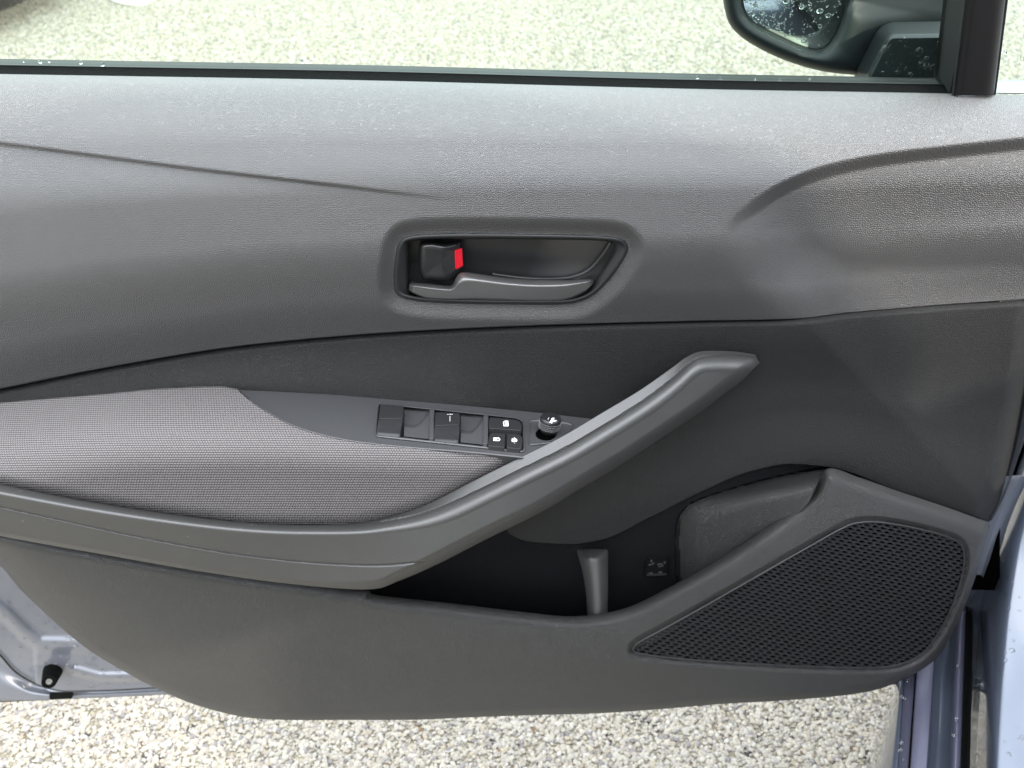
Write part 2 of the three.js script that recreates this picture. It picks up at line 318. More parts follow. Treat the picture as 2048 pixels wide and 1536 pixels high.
// middle panel, from the seam down behind the armrest and to the pocket
const midBot = fx([[-600, 900], [-350, 850], [0, 835], [400, 805], [480, 800], [700, 815], [900, 850], [980, 950], [1020, 1070], [1060, 1085], [1140, 1090], [1200, 1082], [1300, 1036], [1400, 986], [1500, 944], [1580, 929], [1650, 934], [1800, 984], [1983, 1045]]);
const midEdge = flat([[560, 2098], [600, 2092], [750, 2072], [900, 2044], [1000, 2008], [1045, 1983]]);
const midX = s => s;
function zMiddle(px, py) {
  const t = clamp((py - seam(px)) / Math.max(60, midBot(px) - seam(px)));
  const left = lerp(0.012, 0.030, smooth(0, 0.95, t)), right = lerp(0.016, 0.006, smooth(0, 0.5, t)) + 0.008 * smooth(0.6, 1, t);
  let z = lerp(left, right, smooth(900, 1350, px));
  z += 0.014 * smooth(1500, 1950, px) * (1 - t * 0.6) - 0.010 * smooth(1650, 2000, px);
  const fold = Math.max(0, ((px - 1600) * 400 - (py - 640) * 385) / 555); z -= 0.018 * (1 - Math.exp(-fold * fold / (fold + 25) / 110));
  const top = py - seam(px); if (top < 14) z -= 0.006 * Math.pow(1 - top / 14, 2);
  const e = midEdge(py) - px; if (e < 60) z -= 0.035 * Math.pow(1 - clamp(e / 60), 2);
  return z;
}
{
  const A = s => [s, seam(s)], B = s => { const x = s <= 1500 ? s : lerp(1500, 1983, smooth(0, 1, (s - 1500) / 600) * 0.35 + 0.65 * (s - 1500) / 600); return [x, midBot(x)]; };
  obj('middle_panel', sheet({ A, B, s0: -450, s1: 2094, ns: 640, nt: 160, bend: (q, t) => 30 * Math.sin(Math.PI * t) * smooth(1700, 2094, q), place: (x, y) => U(x, y, zMiddle(x, y)) }), M.leatherDark, door);
}

// the shelf of the armrest: a plane that carries pad and switches
const pull = [
  [[-450, 888], [-450, 980]], [[-200, 930], [-200, 1030]], [[0, 968], [0, 1072]], [[200, 1005], [200, 1108]], [[400, 1034], [400, 1143]], [[550, 1047], [580, 1168]], [[680, 1047], [735, 1179]], [[760, 1037], [800, 1161]], [[850, 1010], [880, 1126]],
  [[950, 960], [980, 1075]], [[1040, 915], [1080, 1026]], [[1120, 875], [1165, 975]], [[1200, 828], [1250, 925]], [[1280, 780], [1330, 872]], [[1340, 738], [1400, 825]], [[1375, 713], [1450, 787]], [[1408, 702], [1482, 763]], [[1470, 703], [1506, 739]], [[1510, 709], [1519, 726]]];
const pullTopC = crv(pull.map(p => p[0])), pullBotC = crv(pull.map(p => p[1]));
const pullTop = fx(pull.map(p => p[0]));
const zFace = flat([[-450, 0.136], [500, 0.136], [850, 0.136], [1000, 0.130], [1150, 0.112], [1350, 0.070], [1450, 0.048], [1519, 0.036]]);
const P0 = U(485, 782, 0.036), P1 = U(1180, 838, 0.034), P2 = U(1045, 916, 0.104);
const shelfN = P1.clone().sub(P0).cross(P2.clone().sub(P0)).normalize(); if (shelfN.y < 0) shelfN.negate();
function onShelf(px, py, h = 0) { const r = V(...ray(px, py)), o = P0.clone().addScaledVector(shelfN, h); return EYE.clone().addScaledVector(r, o.sub(EYE).dot(shelfN) / r.dot(shelfN)); }
const plateLow = fx([[478, 781], [490, 792], [530, 821], [600, 857], [700, 882], [800, 894], [950, 906], [1060, 917]]);
const padTopL = fx([[-450, 850], [0, 805], [200, 788], [330, 776], [440, 772], [478, 778]]);
const padTop = x => x < 478 ? padTopL(x) : plateLow(x);
{
  const softmin = (a, b, k) => { const h = clamp(0.5 + (b - a) / (2 * k)); return lerp(b, a, h) - k * h * (1 - h); };
  const y0 = fx([[-450, 850], [0, 804], [300, 777], [480, 777], [700, 791], [900, 808], [1050, 822]]);
  const place = (x, y) => {
    const p = onShelf(x, y).z - onShelf(x, y0(x)).z + 0.0370;
    const cap = zFace(x) - lerp(0.016, 0.024, smooth(600, 1000, x)), roll = clamp((pullTop(x) - y) / 22);
    return U(x, y, softmin(p, cap, 0.035) - 0.005 * Math.pow(1 - roll, 2));
  };
  obj('armrest_pad', sheet({ A: s => [s, padTop(s)], B: s => [s, pullTop(s) + 3], s0: -450, s1: 1046, ns: 320, nt: 70, place, skirtTop: [0, -0.012, -0.004] }), M.fabric, door);
}
const switchPanel = group('switch_panel', door), hollow = rounded([[756, 806], [1036, 835], [1047, 842], [1049, 903], [750, 871]], [6, 8, 8, 6, 6], 120), hollowD = distTo(hollow, true);
obj('plate_edge', tube(sampled(x => onShelf(x, plateLow(x) - 0.5, 0.0012), 500, 1045, 30), 0.0009, 6), M.plate, switchPanel);
{
  const top = fx([[478, 780], [600, 785], [750, 795], [900, 808], [1050, 822], [1185, 838]]);
  const bot = x => x < 1050 ? plateLow(x) - 1 : Math.min(pullTop(x) + 6, 914);
  obj('switch_plate', sheet({ A: s => [s, top(s)], B: s => [s, Math.max(bot(s), top(s) + 0.5)], s0: 478, s1: 1186, ns: 420, nt: 70, place: (x, y) => onShelf(x, y), cut: (x, y) => hollowD(x, y) < -1, skirtTop: [0, -0.01, -0.002], skirtBot: [0, -0.01, -0.002] }), M.plate, switchPanel);
}
// a block standing on the shelf; its top outline is traced, with a small chamfer
function block(c, h0, h1, ch, mat, name, parent, hf) {
  const top = (d, h) => inset(c, d).map(([x, y]) => onShelf(x, y, hf ? hf(x, y, h) : h));
  const base = c.map(([x, y]) => { const p = onShelf(x, y, h1), k = p.clone().sub(P0).dot(shelfN); return p.addScaledVector(shelfN, h0 - k); });
  return obj(name, rings([base, top(0, h1 - ch), top(ch * 900, h1 - ch * 0.3), top(ch * 2200, h1)]), mat, parent);
}
{
  const lv = (c, h) => c.map(([x, y]) => onShelf(x, y, h));
  obj('switch_bezel', rings([lv(inset(hollow, -3), -0.0006), lv(inset(hollow, -2), 0.0011), lv(inset(hollow, 1.2), 0.0012), lv(inset(hollow, 2.2), 0.0006), lv(inset(hollow, 2.4), -0.0045)], false), M.plate, switchPanel);
  const floor = inset(hollow, 2); obj('switch_tray', rings([lv(floor, -0.0046), lv(floor, -0.0044)], true), M.black, switchPanel);
  const sw = (pts, mid, name) => {
    const g = group(name, switchPanel), [a, b, c, d] = pts, [ml, mr] = mid;
    block(rounded([a, b, mr, ml], 3, 48), -0.0044, 0.0052, 0.0005, M.switchTop, 'rocker_top', g);
    block(rounded([ml, mr, c, d], 3, 48), -0.0044, 0.0044, 0.0006, M.switchTop, 'rocker_front', g, (x, y, h) => h - 0.0022 * smooth(ml[1], d[1], y));
    return g;
  };
  sw([[761, 808], [808, 812], [801, 869], [752, 866]], [[757, 838], [806, 837]], 'window_switch');
  const s2 = sw([[871, 824], [920, 826], [918, 882], [867, 879]], [[869, 852], [920, 850]], 'window_switch');
  const dash = (x0, y0, x1, y1) => { const c = rounded([[x0, y0], [x1, y0], [x1, y1], [x0, y1]], 0.3, 16); obj('switch_mark', rings([lv(c, 0.0050), lv(c, 0.00535)]), std([0.4, 0.4, 0.4], 0.6), s2); };
  dash(894, 828, 906, 829.2); dash(899.4, 832, 900.6, 843);
  // the hollows beside the switches, rising to a divider
  for (const [x0, x1, yo] of [[809, 860, 0], [922, 968, 11]]) {
    const A = s => [s, 815 + (s - 809) * 0.104], B = s => [s - 1, 873 + (s - 809) * 0.104];
    obj('finger_hollow', sheet({ A, B, s0: x0, s1: x1, ns: 40, nt: 50, place: (x, y, t) => { const k = smooth(x0 + 8, x1 + 4, x), tc = 0.58 - 0.56 * k * k; return onShelf(x, y, -0.0040 + 0.0044 * smooth(tc - 0.01, tc + 0.10, t) + 0.0012 * k); }, skirtTop: null, skirtBot: null }), M.plate, switchPanel);
    block(rounded([[x1 - 1, 819 + yo - 1], [x1 + 9, 820 + yo - 1], [x1 + 8, 880 + yo - 2], [x1 - 2, 879 + yo - 2]], 2, 40), -0.0044, 0.0034, 0.0006, M.plate, 'divider', switchPanel);
  }
  const icon = (draw, px, py, w, h, hgt, parent) => {
    const c = document.createElement('canvas'); c.width = c.height = 128; const g = c.getContext('2d'); g.clearRect(0, 0, 128, 128); g.strokeStyle = g.fillStyle = '#fff'; g.lineWidth = 11; g.lineCap = 'round'; g.font = 'bold 60px sans-serif'; draw(g);
    const t = new THREE.CanvasTexture(c); t.colorSpace = THREE.SRGBColorSpace;
    const p = [[px - w, py - h], [px + w, py - h * 0.93], [px - w, py + h], [px + w, py + h * 1.07]].map(q => onShelf(q[0], q[1], hgt)), pos = p.flatMap(q => q.toArray());
    const mesh = obj('printed_symbol', made(pos, [0, 1, 1, 1, 0, 0, 1, 0], [0, 2, 1, 1, 2, 3]), new THREE.MeshStandardMaterial({ map: t, transparent: true, roughness: 0.6 }), parent); mesh.castShadow = false;
  };
  const lockG = group('window_lock_button', switchPanel);
  block(rounded([[979, 834], [1034, 839], [1043, 845], [1044, 862], [977, 857]], [5, 8, 6, 4, 4], 60), -0.0044, 0.0045, 0.0005, M.switchTop, 'button_cap', lockG);
  icon(g => { g.lineJoin = 'round'; g.beginPath(); g.moveTo(34, 100); g.lineTo(30, 40); g.lineTo(52, 22); g.lineTo(88, 22); g.lineTo(92, 100); g.closePath(); g.stroke(); g.fillRect(56, 60, 30, 34); g.beginPath(); g.arc(71, 56, 11, Math.PI, 0); g.stroke(); }, 1012, 847, 9.2, 7.6, 0.00465, lockG);
  const un = group('door_lock_button', switchPanel);
  block(rounded([[980, 865], [1010, 867], [1010, 896], [975, 892]], [9, 2, 3, 5], 60), -0.0044, 0.0040, 0.0005, M.switchTop, 'button_cap', un);
  icon(g => { g.fillRect(22, 40, 48, 54); g.clearRect(34, 58, 36, 8); g.lineWidth = 12; g.beginPath(); g.arc(86, 66, 22, -1.9, 1.7); g.stroke(); }, 993, 878, 9.2, 7.6, 0.00415, un);
  const lk = group('door_lock_button', switchPanel);
  block(rounded([[1014, 867], [1036, 868], [1046, 874], [1044, 899], [1013, 896]], [2, 6, 8, 6, 3], 60), -0.0044, 0.0040, 0.0005, M.switchTop, 'button_cap', lk);
  icon(g => { g.fillRect(28, 42, 44, 50); g.clearRect(38, 60, 30, 7); g.lineWidth = 12; g.beginPath(); g.arc(72, 67, 22, -1.5, 1.5); g.stroke(); g.fillRect(58, 16, 9, 9); g.fillRect(58, 108, 9, 9); }, 1029, 880, 9.2, 7.6, 0.00415, lk);

  // mirror adjuster: recess and knurled knob
  const rec = rounded([[1056, 840], [1072, 838], [1138, 844], [1148, 850], [1118, 884], [1058, 890]], [6, 8, 8, 6, 6, 6], 90);
  const kn = group('mirror_adjuster', switchPanel);
  obj('recess_rim', rings([lv(inset(rec, -2), -0.0006), lv(inset(rec, -1), 0.001), lv(inset(rec, 2), 0.001), lv(inset(rec, 4), 0.0002)], false), M.plate, kn);
  const hole = closed(Array.from({ length: 16 }, (_, i) => [1092 + 21 * Math.cos(i / 8 * Math.PI), 868 + 13 * Math.sin(i / 8 * Math.PI)]), 40);
  obj('knob_well', rings([lv(hole, 0.0002), lv(inset(hole, 0.5), 0.0004)]), M.gap, kn);
  const foot = onShelf(1097, 866, 0), rad = 0.0088, prof = [[0, 0.0], [0.72, 0.0], [0.86, 0.004], [1, 0.005], [1.02, 0.013], [0.98, 0.0145], [0.9, 0.0155], [0.84, 0.0157], [0, 0.0159]].map(([r, y]) => new THREE.Vector2(r * rad, y));
  const knob = obj('knob', new THREE.LatheGeometry(prof, 40), M.black, kn); knob.position.copy(foot); knob.quaternion.setFromUnitVectors(V(0, 1, 0), shelfN);
  const teeth = []; for (let r = 0; r < 4; r++) for (let i = 0; i < 44; i++) { const g = new THREE.OctahedronGeometry(0.00058, 0), a = (i + (r % 2) / 2) / 44 * 6.2832; g.translate(Math.cos(a) * rad * 1.01, 0.0065 + r * 0.0017, Math.sin(a) * rad * 1.01); teeth.push(g); }
  const kt = obj('knurling', mergeGeometries(teeth), M.handle, kn); kt.position.copy(knob.position); kt.quaternion.copy(knob.quaternion);
  icon(g => { g.lineWidth = 8; g.save(); g.font = '40px sans-serif'; g.translate(30, 50); g.rotate(0.7); g.fillText('L', -10, 0); g.restore(); g.save(); g.translate(52, 108); g.rotate(0.35); g.fillText('R', -10, 0); g.restore(); g.beginPath(); g.arc(98, 52, 26, 1.2, 4.2); g.stroke(); g.beginPath(); g.moveTo(70, 56); g.lineTo(122, 74); g.moveTo(76, 72); g.lineTo(96, 30); g.stroke(); }, 1102, 840, 12, 8, 0.0161, kn);
}

// pull handle: the armrest's front trim sweeping up into the grab handle
const pullSeam = fx([[-450, 915], [0, 1013], [100, 1035], [300, 1078], [500, 1112], [650, 1127], [750, 1131], [850, 1123], [930, 1103]]);
{
  const bandW = flat([[-450, 3], [600, 3], [760, 8], [950, 22], [1200, 24], [1330, 20], [1400, 12], [1519, 7]]), lineD = sampled(pullTopC, 0, 18, 140), dTop = distTo(lineD, false), dBot = distTo(sampled(pullBotC, 0, 18, 140), false);
  const place = (x, y, t) => {
    const d = dTop(x, y), b = dBot(x, y), w = bandW(x), bev = x < 700 ? 20 : lerp(20, 32, smooth(700, 950, x)), zf = zFace(x), k = smooth(1519, 1380, x);
    let z = zf;
    if (d < w) z = zf - 0.013 - 0.010 * (1 - d / w); else if (d < w + bev) { const q = (d - w) / bev; z = zf - 0.013 * Math.pow(1 - q, 2.1); }
    if (d >= w + bev && x > 500) z += 0.011 * smooth(500, 900, x) * k * clamp((d - w - bev) / 90);
    if (Math.abs(d - w) < 2 && x > 760) z -= 0.0015;
    const rk = smooth(600, 900, x), roll = lerp(10, 26, rk); if (b < roll) z -= lerp(0.006, 0.022 * (0.4 + 0.6 * k), rk) * Math.pow(1 - b / roll, 2);
    if (x < 930) { const q = Math.abs(y - pullSeam(x)); if (q < 2.2) z -= 0.0016 * (1 - smooth(800, 930, x)) * (1 - q / 2.2); if (y > pullSeam(x)) z -= 0.0012 * smooth(840, 500, x); }
    const e = 1519 - x; if (e < 14) z -= 0.010 * Math.pow(1 - e / 14, 2);
    return U(x, y, z);
  };
  obj('pull_handle', sheet({ A: pullTopC, B: pullBotC, s0: 0, s1: 18, ns: 520, nt: 110, place, skirtTop: [0, -0.035, -0.035], skirtBot: [0, 0.012, -0.06] }), M.trim, door);
}

// lower panel with the pocket's lip and the speaker's frame
const low = [[[-80, 1055], [-80, 1056]], [[0, 1068], [0, 1131]], [[50, 1077], [52, 1190]], [[160, 1098], [164, 1290]], [[265, 1117], [265, 1352]], [[335, 1129], [335, 1387]], [[400, 1140], [401, 1413]], [[488, 1153], [488, 1434]], [[576, 1165], [576, 1440]], [[700, 1178], [700, 1440]], [[737, 1181], [780, 1440]], [[756, 1190], [850, 1439]], [[900, 1206], [960, 1434]], [[1050, 1224], [1080, 1430]], [[1150, 1232], [1190, 1427]], [[1250, 1216], [1300, 1420]], [[1350, 1168], [1443, 1408]], [[1450, 1110], [1570, 1401]], [[1550, 1042], [1709, 1388]], [[1620, 985], [1787, 1368]], [[1654, 937], [1857, 1330]], [[1720, 955], [1892, 1290]], [[1800, 983], [1930, 1212]], [[1890, 1013], [1957, 1134]], [[1978, 1045], [1978, 1056]]];
const lowTopC = crv(low.map(p => p[0])), lowBotC = crv(low.map(p => p[1])), lowTop = fx(low.map(p => p[0])), lowBot = fx(low.map(p => p[1]));
const lowTopD = distTo(sampled(lowTopC, 0, 24, 200), false), lowBotD = distTo(sampled(lowBotC, 0, 24, 200), false);
const grilleOut = closed([[1264, 1299], [1275, 1284], [1330, 1254], [1420, 1204], [1520, 1147], [1620, 1090], [1685, 1054], [1720, 1043], [1765, 1043], [1830, 1054], [1890, 1070], [1920, 1084], [1931, 1108], [1926, 1155], [1903, 1222], [1872, 1278], [1842, 1312], [1800, 1331], [1740, 1338], [1600, 1335], [1450, 1327], [1350, 1319], [1292, 1312], [1270, 1307]], 260);
const grilleD = near(distTo(grilleOut, true), 40, [1264, 1042, 1932, 1339]);
const zLowTop = flat([[-80, 0.085], [735, 0.082], [1100, 0.074], [1500, 0.066], [1650, 0.052], [1985, 0.028]]), zLowBot = flat([[-80, 0.055], [400, 0.052], [1500, 0.05], [1985, 0.025]]);
function zLow(px, py) {
  const a = lowTop(px), t = clamp((py - a) / Math.max(40, lowBot(px) - a));
  return lerp(zLowTop(px), zLowBot(px), t) + 0.008 * Math.sin(Math.PI * t) * (1 - smooth(1700, 1980, px));
}
{
  const place = (x, y) => {
    let z = zLow(x, y);
    const a = lowTopD(x, y), b = lowBotD(x, y), rk = smooth(560, 800, x), r = lerp(24, 34, rk); if (a < r) z -= lerp(0.008, 0.016, rk) * Math.pow(1 - a / r, 2.2); if (b < 16) z -= 0.006 * Math.pow(1 - b / 16, 2);
    const g = grilleD(x, y); if (g < 12) z -= 0.004 * (1 - smooth(1, 11, g));
    return U(x, y, z);
  };
  obj('lower_panel', sheet({ A: lowTopC, B: lowBotC, s0: 0, s1: 24, ns: 620, nt: 190, ends: 0.03, place, cut: (x, y) => grilleD(x, y) < -3, skirtTop: [0, -0.05, -0.008], skirtBot: [0, 0.012, -0.045] }), M.lowerTrim, door);
}

// storage pocket behind the lip
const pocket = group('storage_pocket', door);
{
  const rampEdge = sampled(crv([[1356, 1160], [1353, 1100], [1354, 1060], [1362, 1030], [1388, 1006], [1450, 984], [1550, 956], [1660, 934]]), 0, 7, 50), ramp = distTo([...rampEdge, [1800, 900], [1800, 1300], [1356, 1300]], true);
  const zP = (x, y) => {
    const d = x > 1330 ? Math.max(0, -ramp(x, y)) : 0;
    return 0.006 + (d > 0 ? 1 - Math.pow(1 - clamp(d / 52), 2.6) : 0) * (0.006 + 0.05 * Math.pow(clamp((x - 1350) / 300), 0.9));
  };
  const wall = { A: s => [s, midBot(s) - lerp(6, 1, smooth(1500, 1640, s))], B: s => [s, lowTop(Math.min(s, 1640)) + lerp(26, 4, smooth(1500, 1640, s))], s0: 700, s1: 1648, ns: 340, nt: 130, place: (x, y) => U(x, y, zP(x, y)), skirtTop: null, skirtBot: [0, -0.01, 0] };
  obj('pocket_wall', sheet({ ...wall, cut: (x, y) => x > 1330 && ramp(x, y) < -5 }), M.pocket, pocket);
  obj('pocket_ramp', sheet({ ...wall, s0: 1340, ns: 240, cut: (x, y) => ramp(x, y) > 3 }), M.lowerTrim, pocket);
  const ribA = crv([[1152, 1098], [1158, 1118], [1166, 1150], [1172, 1190], [1176, 1250]]), ribB = crv([[1217, 1098], [1216, 1118], [1216, 1150], [1216, 1190], [1214, 1250]]);
  obj('pocket_rib', sheet({ A: ribA, B: ribB, s0: 0, s1: 4, ns: 50, nt: 40, place: (x, y, t, s) => { const e = 1 - Math.pow(Math.abs(2 * t - 1), 3), top = smooth(-0.2, 1.1, s); return U(x, y, 0.004 + 0.036 * top * e + 0.016 * s / 4); }, skirtTop: null, skirtBot: null }), M.leather, pocket);
  const z0 = 0.0065, box = rounded([[1292, 1117], [1336, 1115], [1334, 1150], [1290, 1152]], 2, 48);
  const mk = group('moulded_mark', pocket);
  obj('mark_frame', rings([lift(inset(box, -2.5), z0 - 0.001), lift(inset(box, -2), z0 + 0.0018), lift(box, z0 + 0.0018), lift(inset(box, 1), z0 + 0.0004)], false), M.pocket, mk);
  const bar = (pts, r) => obj('mark_stroke', tube(pts.map(p => U(p[0], p[1], z0 + 0.0008)), r, 6), M.leather, mk);
  bar([[1297, 1130], [1303, 1129], [1308, 1126]], 0.0007); bar([[1301, 1121], [1305, 1120.6]], 0.0007); bar([[1301, 1123.5], [1305, 1123]], 0.0006);
  bar([[1315, 1129], [1324, 1127.5]], 0.0008); bar([[1316, 1133], [1320, 1133], [1327, 1130.5]], 0.0008); bar([[1328, 1124], [1331, 1126]], 0.0008); bar([[1329, 1127], [1332, 1122.5]], 0.0006); bar([[1317, 1145.5], [1324, 1144]], 0.001); bar([[1298, 1146.5], [1306, 1146]], 0.0008);
  obj('mark_ledge', tube([U(1293, 1150, z0 + 0.002), U(1312, 1149.5, z0 + 0.002), U(1333, 1148.5, z0 + 0.002)], 0.0012, 8), M.lowerTrim, mk);
}

// speaker grille
const speaker = group('speaker_grille', door);
{
  const zG = (x, y) => zLow(x, y) - 0.0025;
  const ring = (d, dz) => inset(grilleOut, d).map(([x, y]) => U(x, y, zG(x, y) + dz));
  obj('grille_rim', rings([ring(-2, -0.004), ring(0.5, -0.0008), ring(1.5, 0.0002), ring(3.2, 0.0004), ring(4.2, -0.0004), ring(4.6, -0.004)], false), M.grille, speaker);
  obj('grille_backing', sheet({ A: s => [s, s < 1720 ? lerp(1305, 1040, smooth(0, 1, (s - 1264) / 456) * 0.2 + 0.8 * (s - 1264) / 456) - 4 : 1038 + (s - 1720) * 0.2], B: s => [s, 1342 - (s > 1840 ? (s - 1840) * 1.9 : 0)], s0: 1268, s1: 1928, ns: 30, nt: 12, place: (x, y) => U(x, y, zLow(x, y) - 0.012), skirtTop: null, skirtBot: null }), M.gap, speaker);
  const pos = [], uv = [], idx = [], in6 = distTo(inset(grilleOut, 4), true);      // a skewed honeycomb
  const cell = [[-6.6, -3.4], [0, -3.9], [9.5, -0.45], [7.6, 4.6], [1, 4.85], [-8.5, 1.4]], mx = 0.5, my = 0.5;
  const put = (q, dz, back) => { const p = U(q[0], q[1], zG(q[0], q[1]) + dz).add(V(0, 0, -back)); pos.push(p.x, p.y, p.z); uv.push(p.x, p.y); };
  for (let a = -10; a < 60; a++) for (let b = -60; b < 60; b++) {
    const cx = 1262 + a * 16.1 - b * 8.5, cy = 1160 + a * 3.2 + b * 5.3;
    if (cx < 1255 || cx > 1940 || cy < 1035 || cy > 1345 || in6(cx, cy) > 2.5) continue;
    const o = pos.length / 3, at = k => cell.map(([u, v]) => [cx + mx + (u - mx) * k, cy + my + (v - my) * k]);
    at(1).forEach(q => put(q, 0, 0)); at(0.80).forEach(q => put(q, -0.0009, 0)); at(0.76).forEach(q => put(q, -0.0010, 0.0024));
    for (let k = 0; k < 2; k++) for (let i = 0; i < 6; i++) { const p = o + k * 6 + i, q = o + k * 6 + (i + 1) % 6; idx.push(p, p + 6, q, q, p + 6, q + 6); }
  }
  const g = made(pos, uv, idx).toNonIndexed(); g.computeVertexNormals(); obj('grille_mesh', g, M.grille, speaker);
}

// inside door handle
const handle = group('door_handle', door);
{
  const zp = (x, y) => zUpper(x, y) - 0.008;
  const L = (c, dz) => lift(c, (x, y) => zp(x, y) + dz);
  const inner = closed([[815, 560], [815, 520], [817, 490], [826, 480], [900, 477], [1060, 477], [1180, 480], [1222, 484], [1230, 494], [1222, 514], [1200, 547], [1176, 580], [1150, 597], [1110, 602], [1000, 603], [880, 601], [832, 595], [818, 582]], 160);
  obj('bezel', rings([L(inset(bezelOut, -2), -0.004), L(bezelOut, 0.0002), L(inset(bezelOut, 4), 0.0016), L(inset(bezelOut, 9), 0.0008), L(inset(inner, -6), -0.003), L(inner, -0.006), L(inset(inner, 2), -0.030)], false), M.bezel, handle);
  // the cup behind the lever: deep at the top left, sweeping forward at the right
  const zc = (x, y) => zp(x, y) - 0.030 + 0.020 * smooth(1080, 1225, x + (y - 480) * 0.5) + 0.010 * smooth(520, 600, y);
  obj('cup', sheet({ A: s => [s, 474], B: s => [s, lerp(606, 560, smooth(1140, 1225, s))], s0: 808, s1: 1232, ns: 80, nt: 40, place: (x, y) => U(x, y, Math.min(zc(x, y), zp(x, y) - 0.007)), skirtTop: null, skirtBot: null }), M.bezel, handle);
  const cupEdge = sampled(crv([[1222, 484], [1205, 510], [1180, 538], [1150, 552], [1110, 557], [1050, 556], [985, 548]]), 0, 6, 40);
  obj('cup_edge', tube(cupEdge.map(([x, y]) => U(x, y, zc(x, y) + 0.003)), 0.0016, 8), M.bezel, handle);
  const A = crv([[819, 566], [860, 568], [896, 572], [906, 568], [914, 552], [926, 545], [960, 549], [1010, 556], [1060, 560], [1120, 560], [1168, 557], [1187, 558]]), B = crv([[817, 582], [850, 598], [890, 601], [910, 602], [930, 603], [960, 604], [1000, 605], [1040, 606], [1090, 606], [1130, 603], [1168, 586], [1188, 566]]);
  obj('lever', sheet({ A, B, s0: 0, s1: 11, ns: 150, nt: 40, place: (x, y, t) => { const v = t < 0.3 ? -0.011 * Math.pow(1 - t / 0.3, 1.6) : t > 0.85 ? -0.008 * Math.pow((t - 0.85) / 0.15, 2) : 0, e = Math.min(x - 817, 1188 - x); return U(x, y, zp(x, y) + 0.002 + v - (e < 12 ? 0.008 * Math.pow(1 - Math.max(0, e) / 12, 2) : 0)); }, skirtTop: [0, -0.006, -0.012], skirtBot: [0, 0.004, -0.012] }), M.handle, handle);
  const kc = rounded([[838, 487], [862, 484], [890, 489], [924, 480], [928, 520], [924, 545], [902, 562], [846, 560], [838, 540]], [8, 8, 6, 6, 6, 8, 8, 8, 8], 90);
  const kz = (x, y) => zp(x, y) - 0.004 - 0.012 * clamp((x - 888) / 38) - 0.002 * smooth(520, 560, y);
  obj('lock_knob', rings([lift(inset(kc, -1), (x, y) => zp(x, y) - 0.03), lift(kc, (x, y) => kz(x, y) - 0.006), lift(inset(kc, 3), (x, y) => kz(x, y) - 0.002), lift(inset(kc, 6), (x, y) => kz(x, y) - 0.0004), lift(inset(kc, 9), kz), lift(inset(kc, 13), kz)]), M.lockBlack, handle);
  const rc = rounded([[909.5, 501], [924.5, 495.5], [926, 532], [911, 539.5]], 2, 40);
  obj('lock_mark', rings([lift(inset(rc, -0.6), (x, y) => kz(x, y) - 0.003), lift(rc, (x, y) => kz(x, y) + 0.0002), lift(inset(rc, 1), (x, y) => kz(x, y) + 0.0006)]), M.red, handle);
}

// window sill strip, glass, dividing pillar, quarter glass
{
  const sTop = x => belt(x) - 17;
  obj('belt_weatherstrip', sheet({ A: s => [s, sTop(s)], B: s => [s, belt(s) + 4], s0: -450, s1: 1925, ns: 300, nt: 14, place: (x, y, t) => U(x, y, -0.020 + 0.012 * Math.pow(t, 1.3) + 0.0006 * (vnoise(x * 0.6, y * 0.7, 4096) - 0.5)), skirtTop: [0, -0.02, 0] }), M.rubber, door);
  obj('glass_run', sheet({ A: s => [s, sTop(s) - 3], B: s => [s, sTop(s) + 1.5], s0: -450, s1: 1925, ns: 100, nt: 6, place: (x, y, t) => U(x, y, -0.026 + 0.004 * Math.sin(Math.PI * t)), skirtTop: [0, -0.01, -0.004] }), M.seal, door);
  const pane = (pts, z) => { const p = pts.map(q => U(q[0], q[1], z).toArray()).flat(); return made(p, [0, 0, 1, 0, 1, 1, 0, 1], [0, 3, 1, 1, 3, 2]); };
  obj('window_glass', pane([[-450, -500], [1935, -500], [1910, 200], [-450, 190]], -0.024), M.glass, door);
  obj('quarter_glass', pane([[1990, -500], [2250, -500], [2200, 205], [1975, 200]], -0.026), M.glass, door);
  const bar = (x0, x1, y0, y1, z, back, mat, name, rnd_, parent = door) => {   // upright bar, given by its edges at bottom and top
    const n = 24, at = (t, q) => U(lerp(lerp(x0[0], x1[0], t), lerp(x0[1], x1[1], t), q), lerp(y0, y1, q), 0);
    const A = s => [lerp(x0[0], x0[1], s), lerp(y0, y1, s)], B = s => [lerp(x1[0], x1[1], s), lerp(y0, y1, s)];
    return obj(name, sheet({ A, B, s0: 0, s1: 1, ns: 40, nt: n, place: (x, y, t) => U(x, y, z - rnd_ * Math.pow(Math.abs(2 * t - 1), 6)), skirtTop: [-0.002, 0, -back], skirtBot: [0.002, 0, -back] }), mat, parent);
  };
  const pil = group('window_pillar', door);
  bar([1892, 2014], [1922, 2044].map(v => v), 186, -500, -0.012, 0.02, M.seal, 'channel_seal', 0.004, pil).visible = true;
  bar([1907, 1998], [1988, 2072], 190, -500, 0.0, 0.03, M.gloss, 'pillar_cover', 0.004, pil);
  bar([1903, 1990], [1915, 2003], 188, -500, -0.004, 0.02, M.seal, 'pillar_bead', 0.003, pil);
  bar([1978, 2062], [1992, 2080], 189, -500, -0.006, 0.02, M.rubber, 'quarter_seal', 0.004, pil);
  obj('quarter_sill', sheet({ A: s => [s, 160 + (s - 1985) * 0.0], B: s => [s, belt(s) - 2], s0: 1985, s1: 2200, ns: 20, nt: 8, place: (x, y, t) => U(x, y, -0.03 + 0.02 * t) }), M.paintDull, door);
}

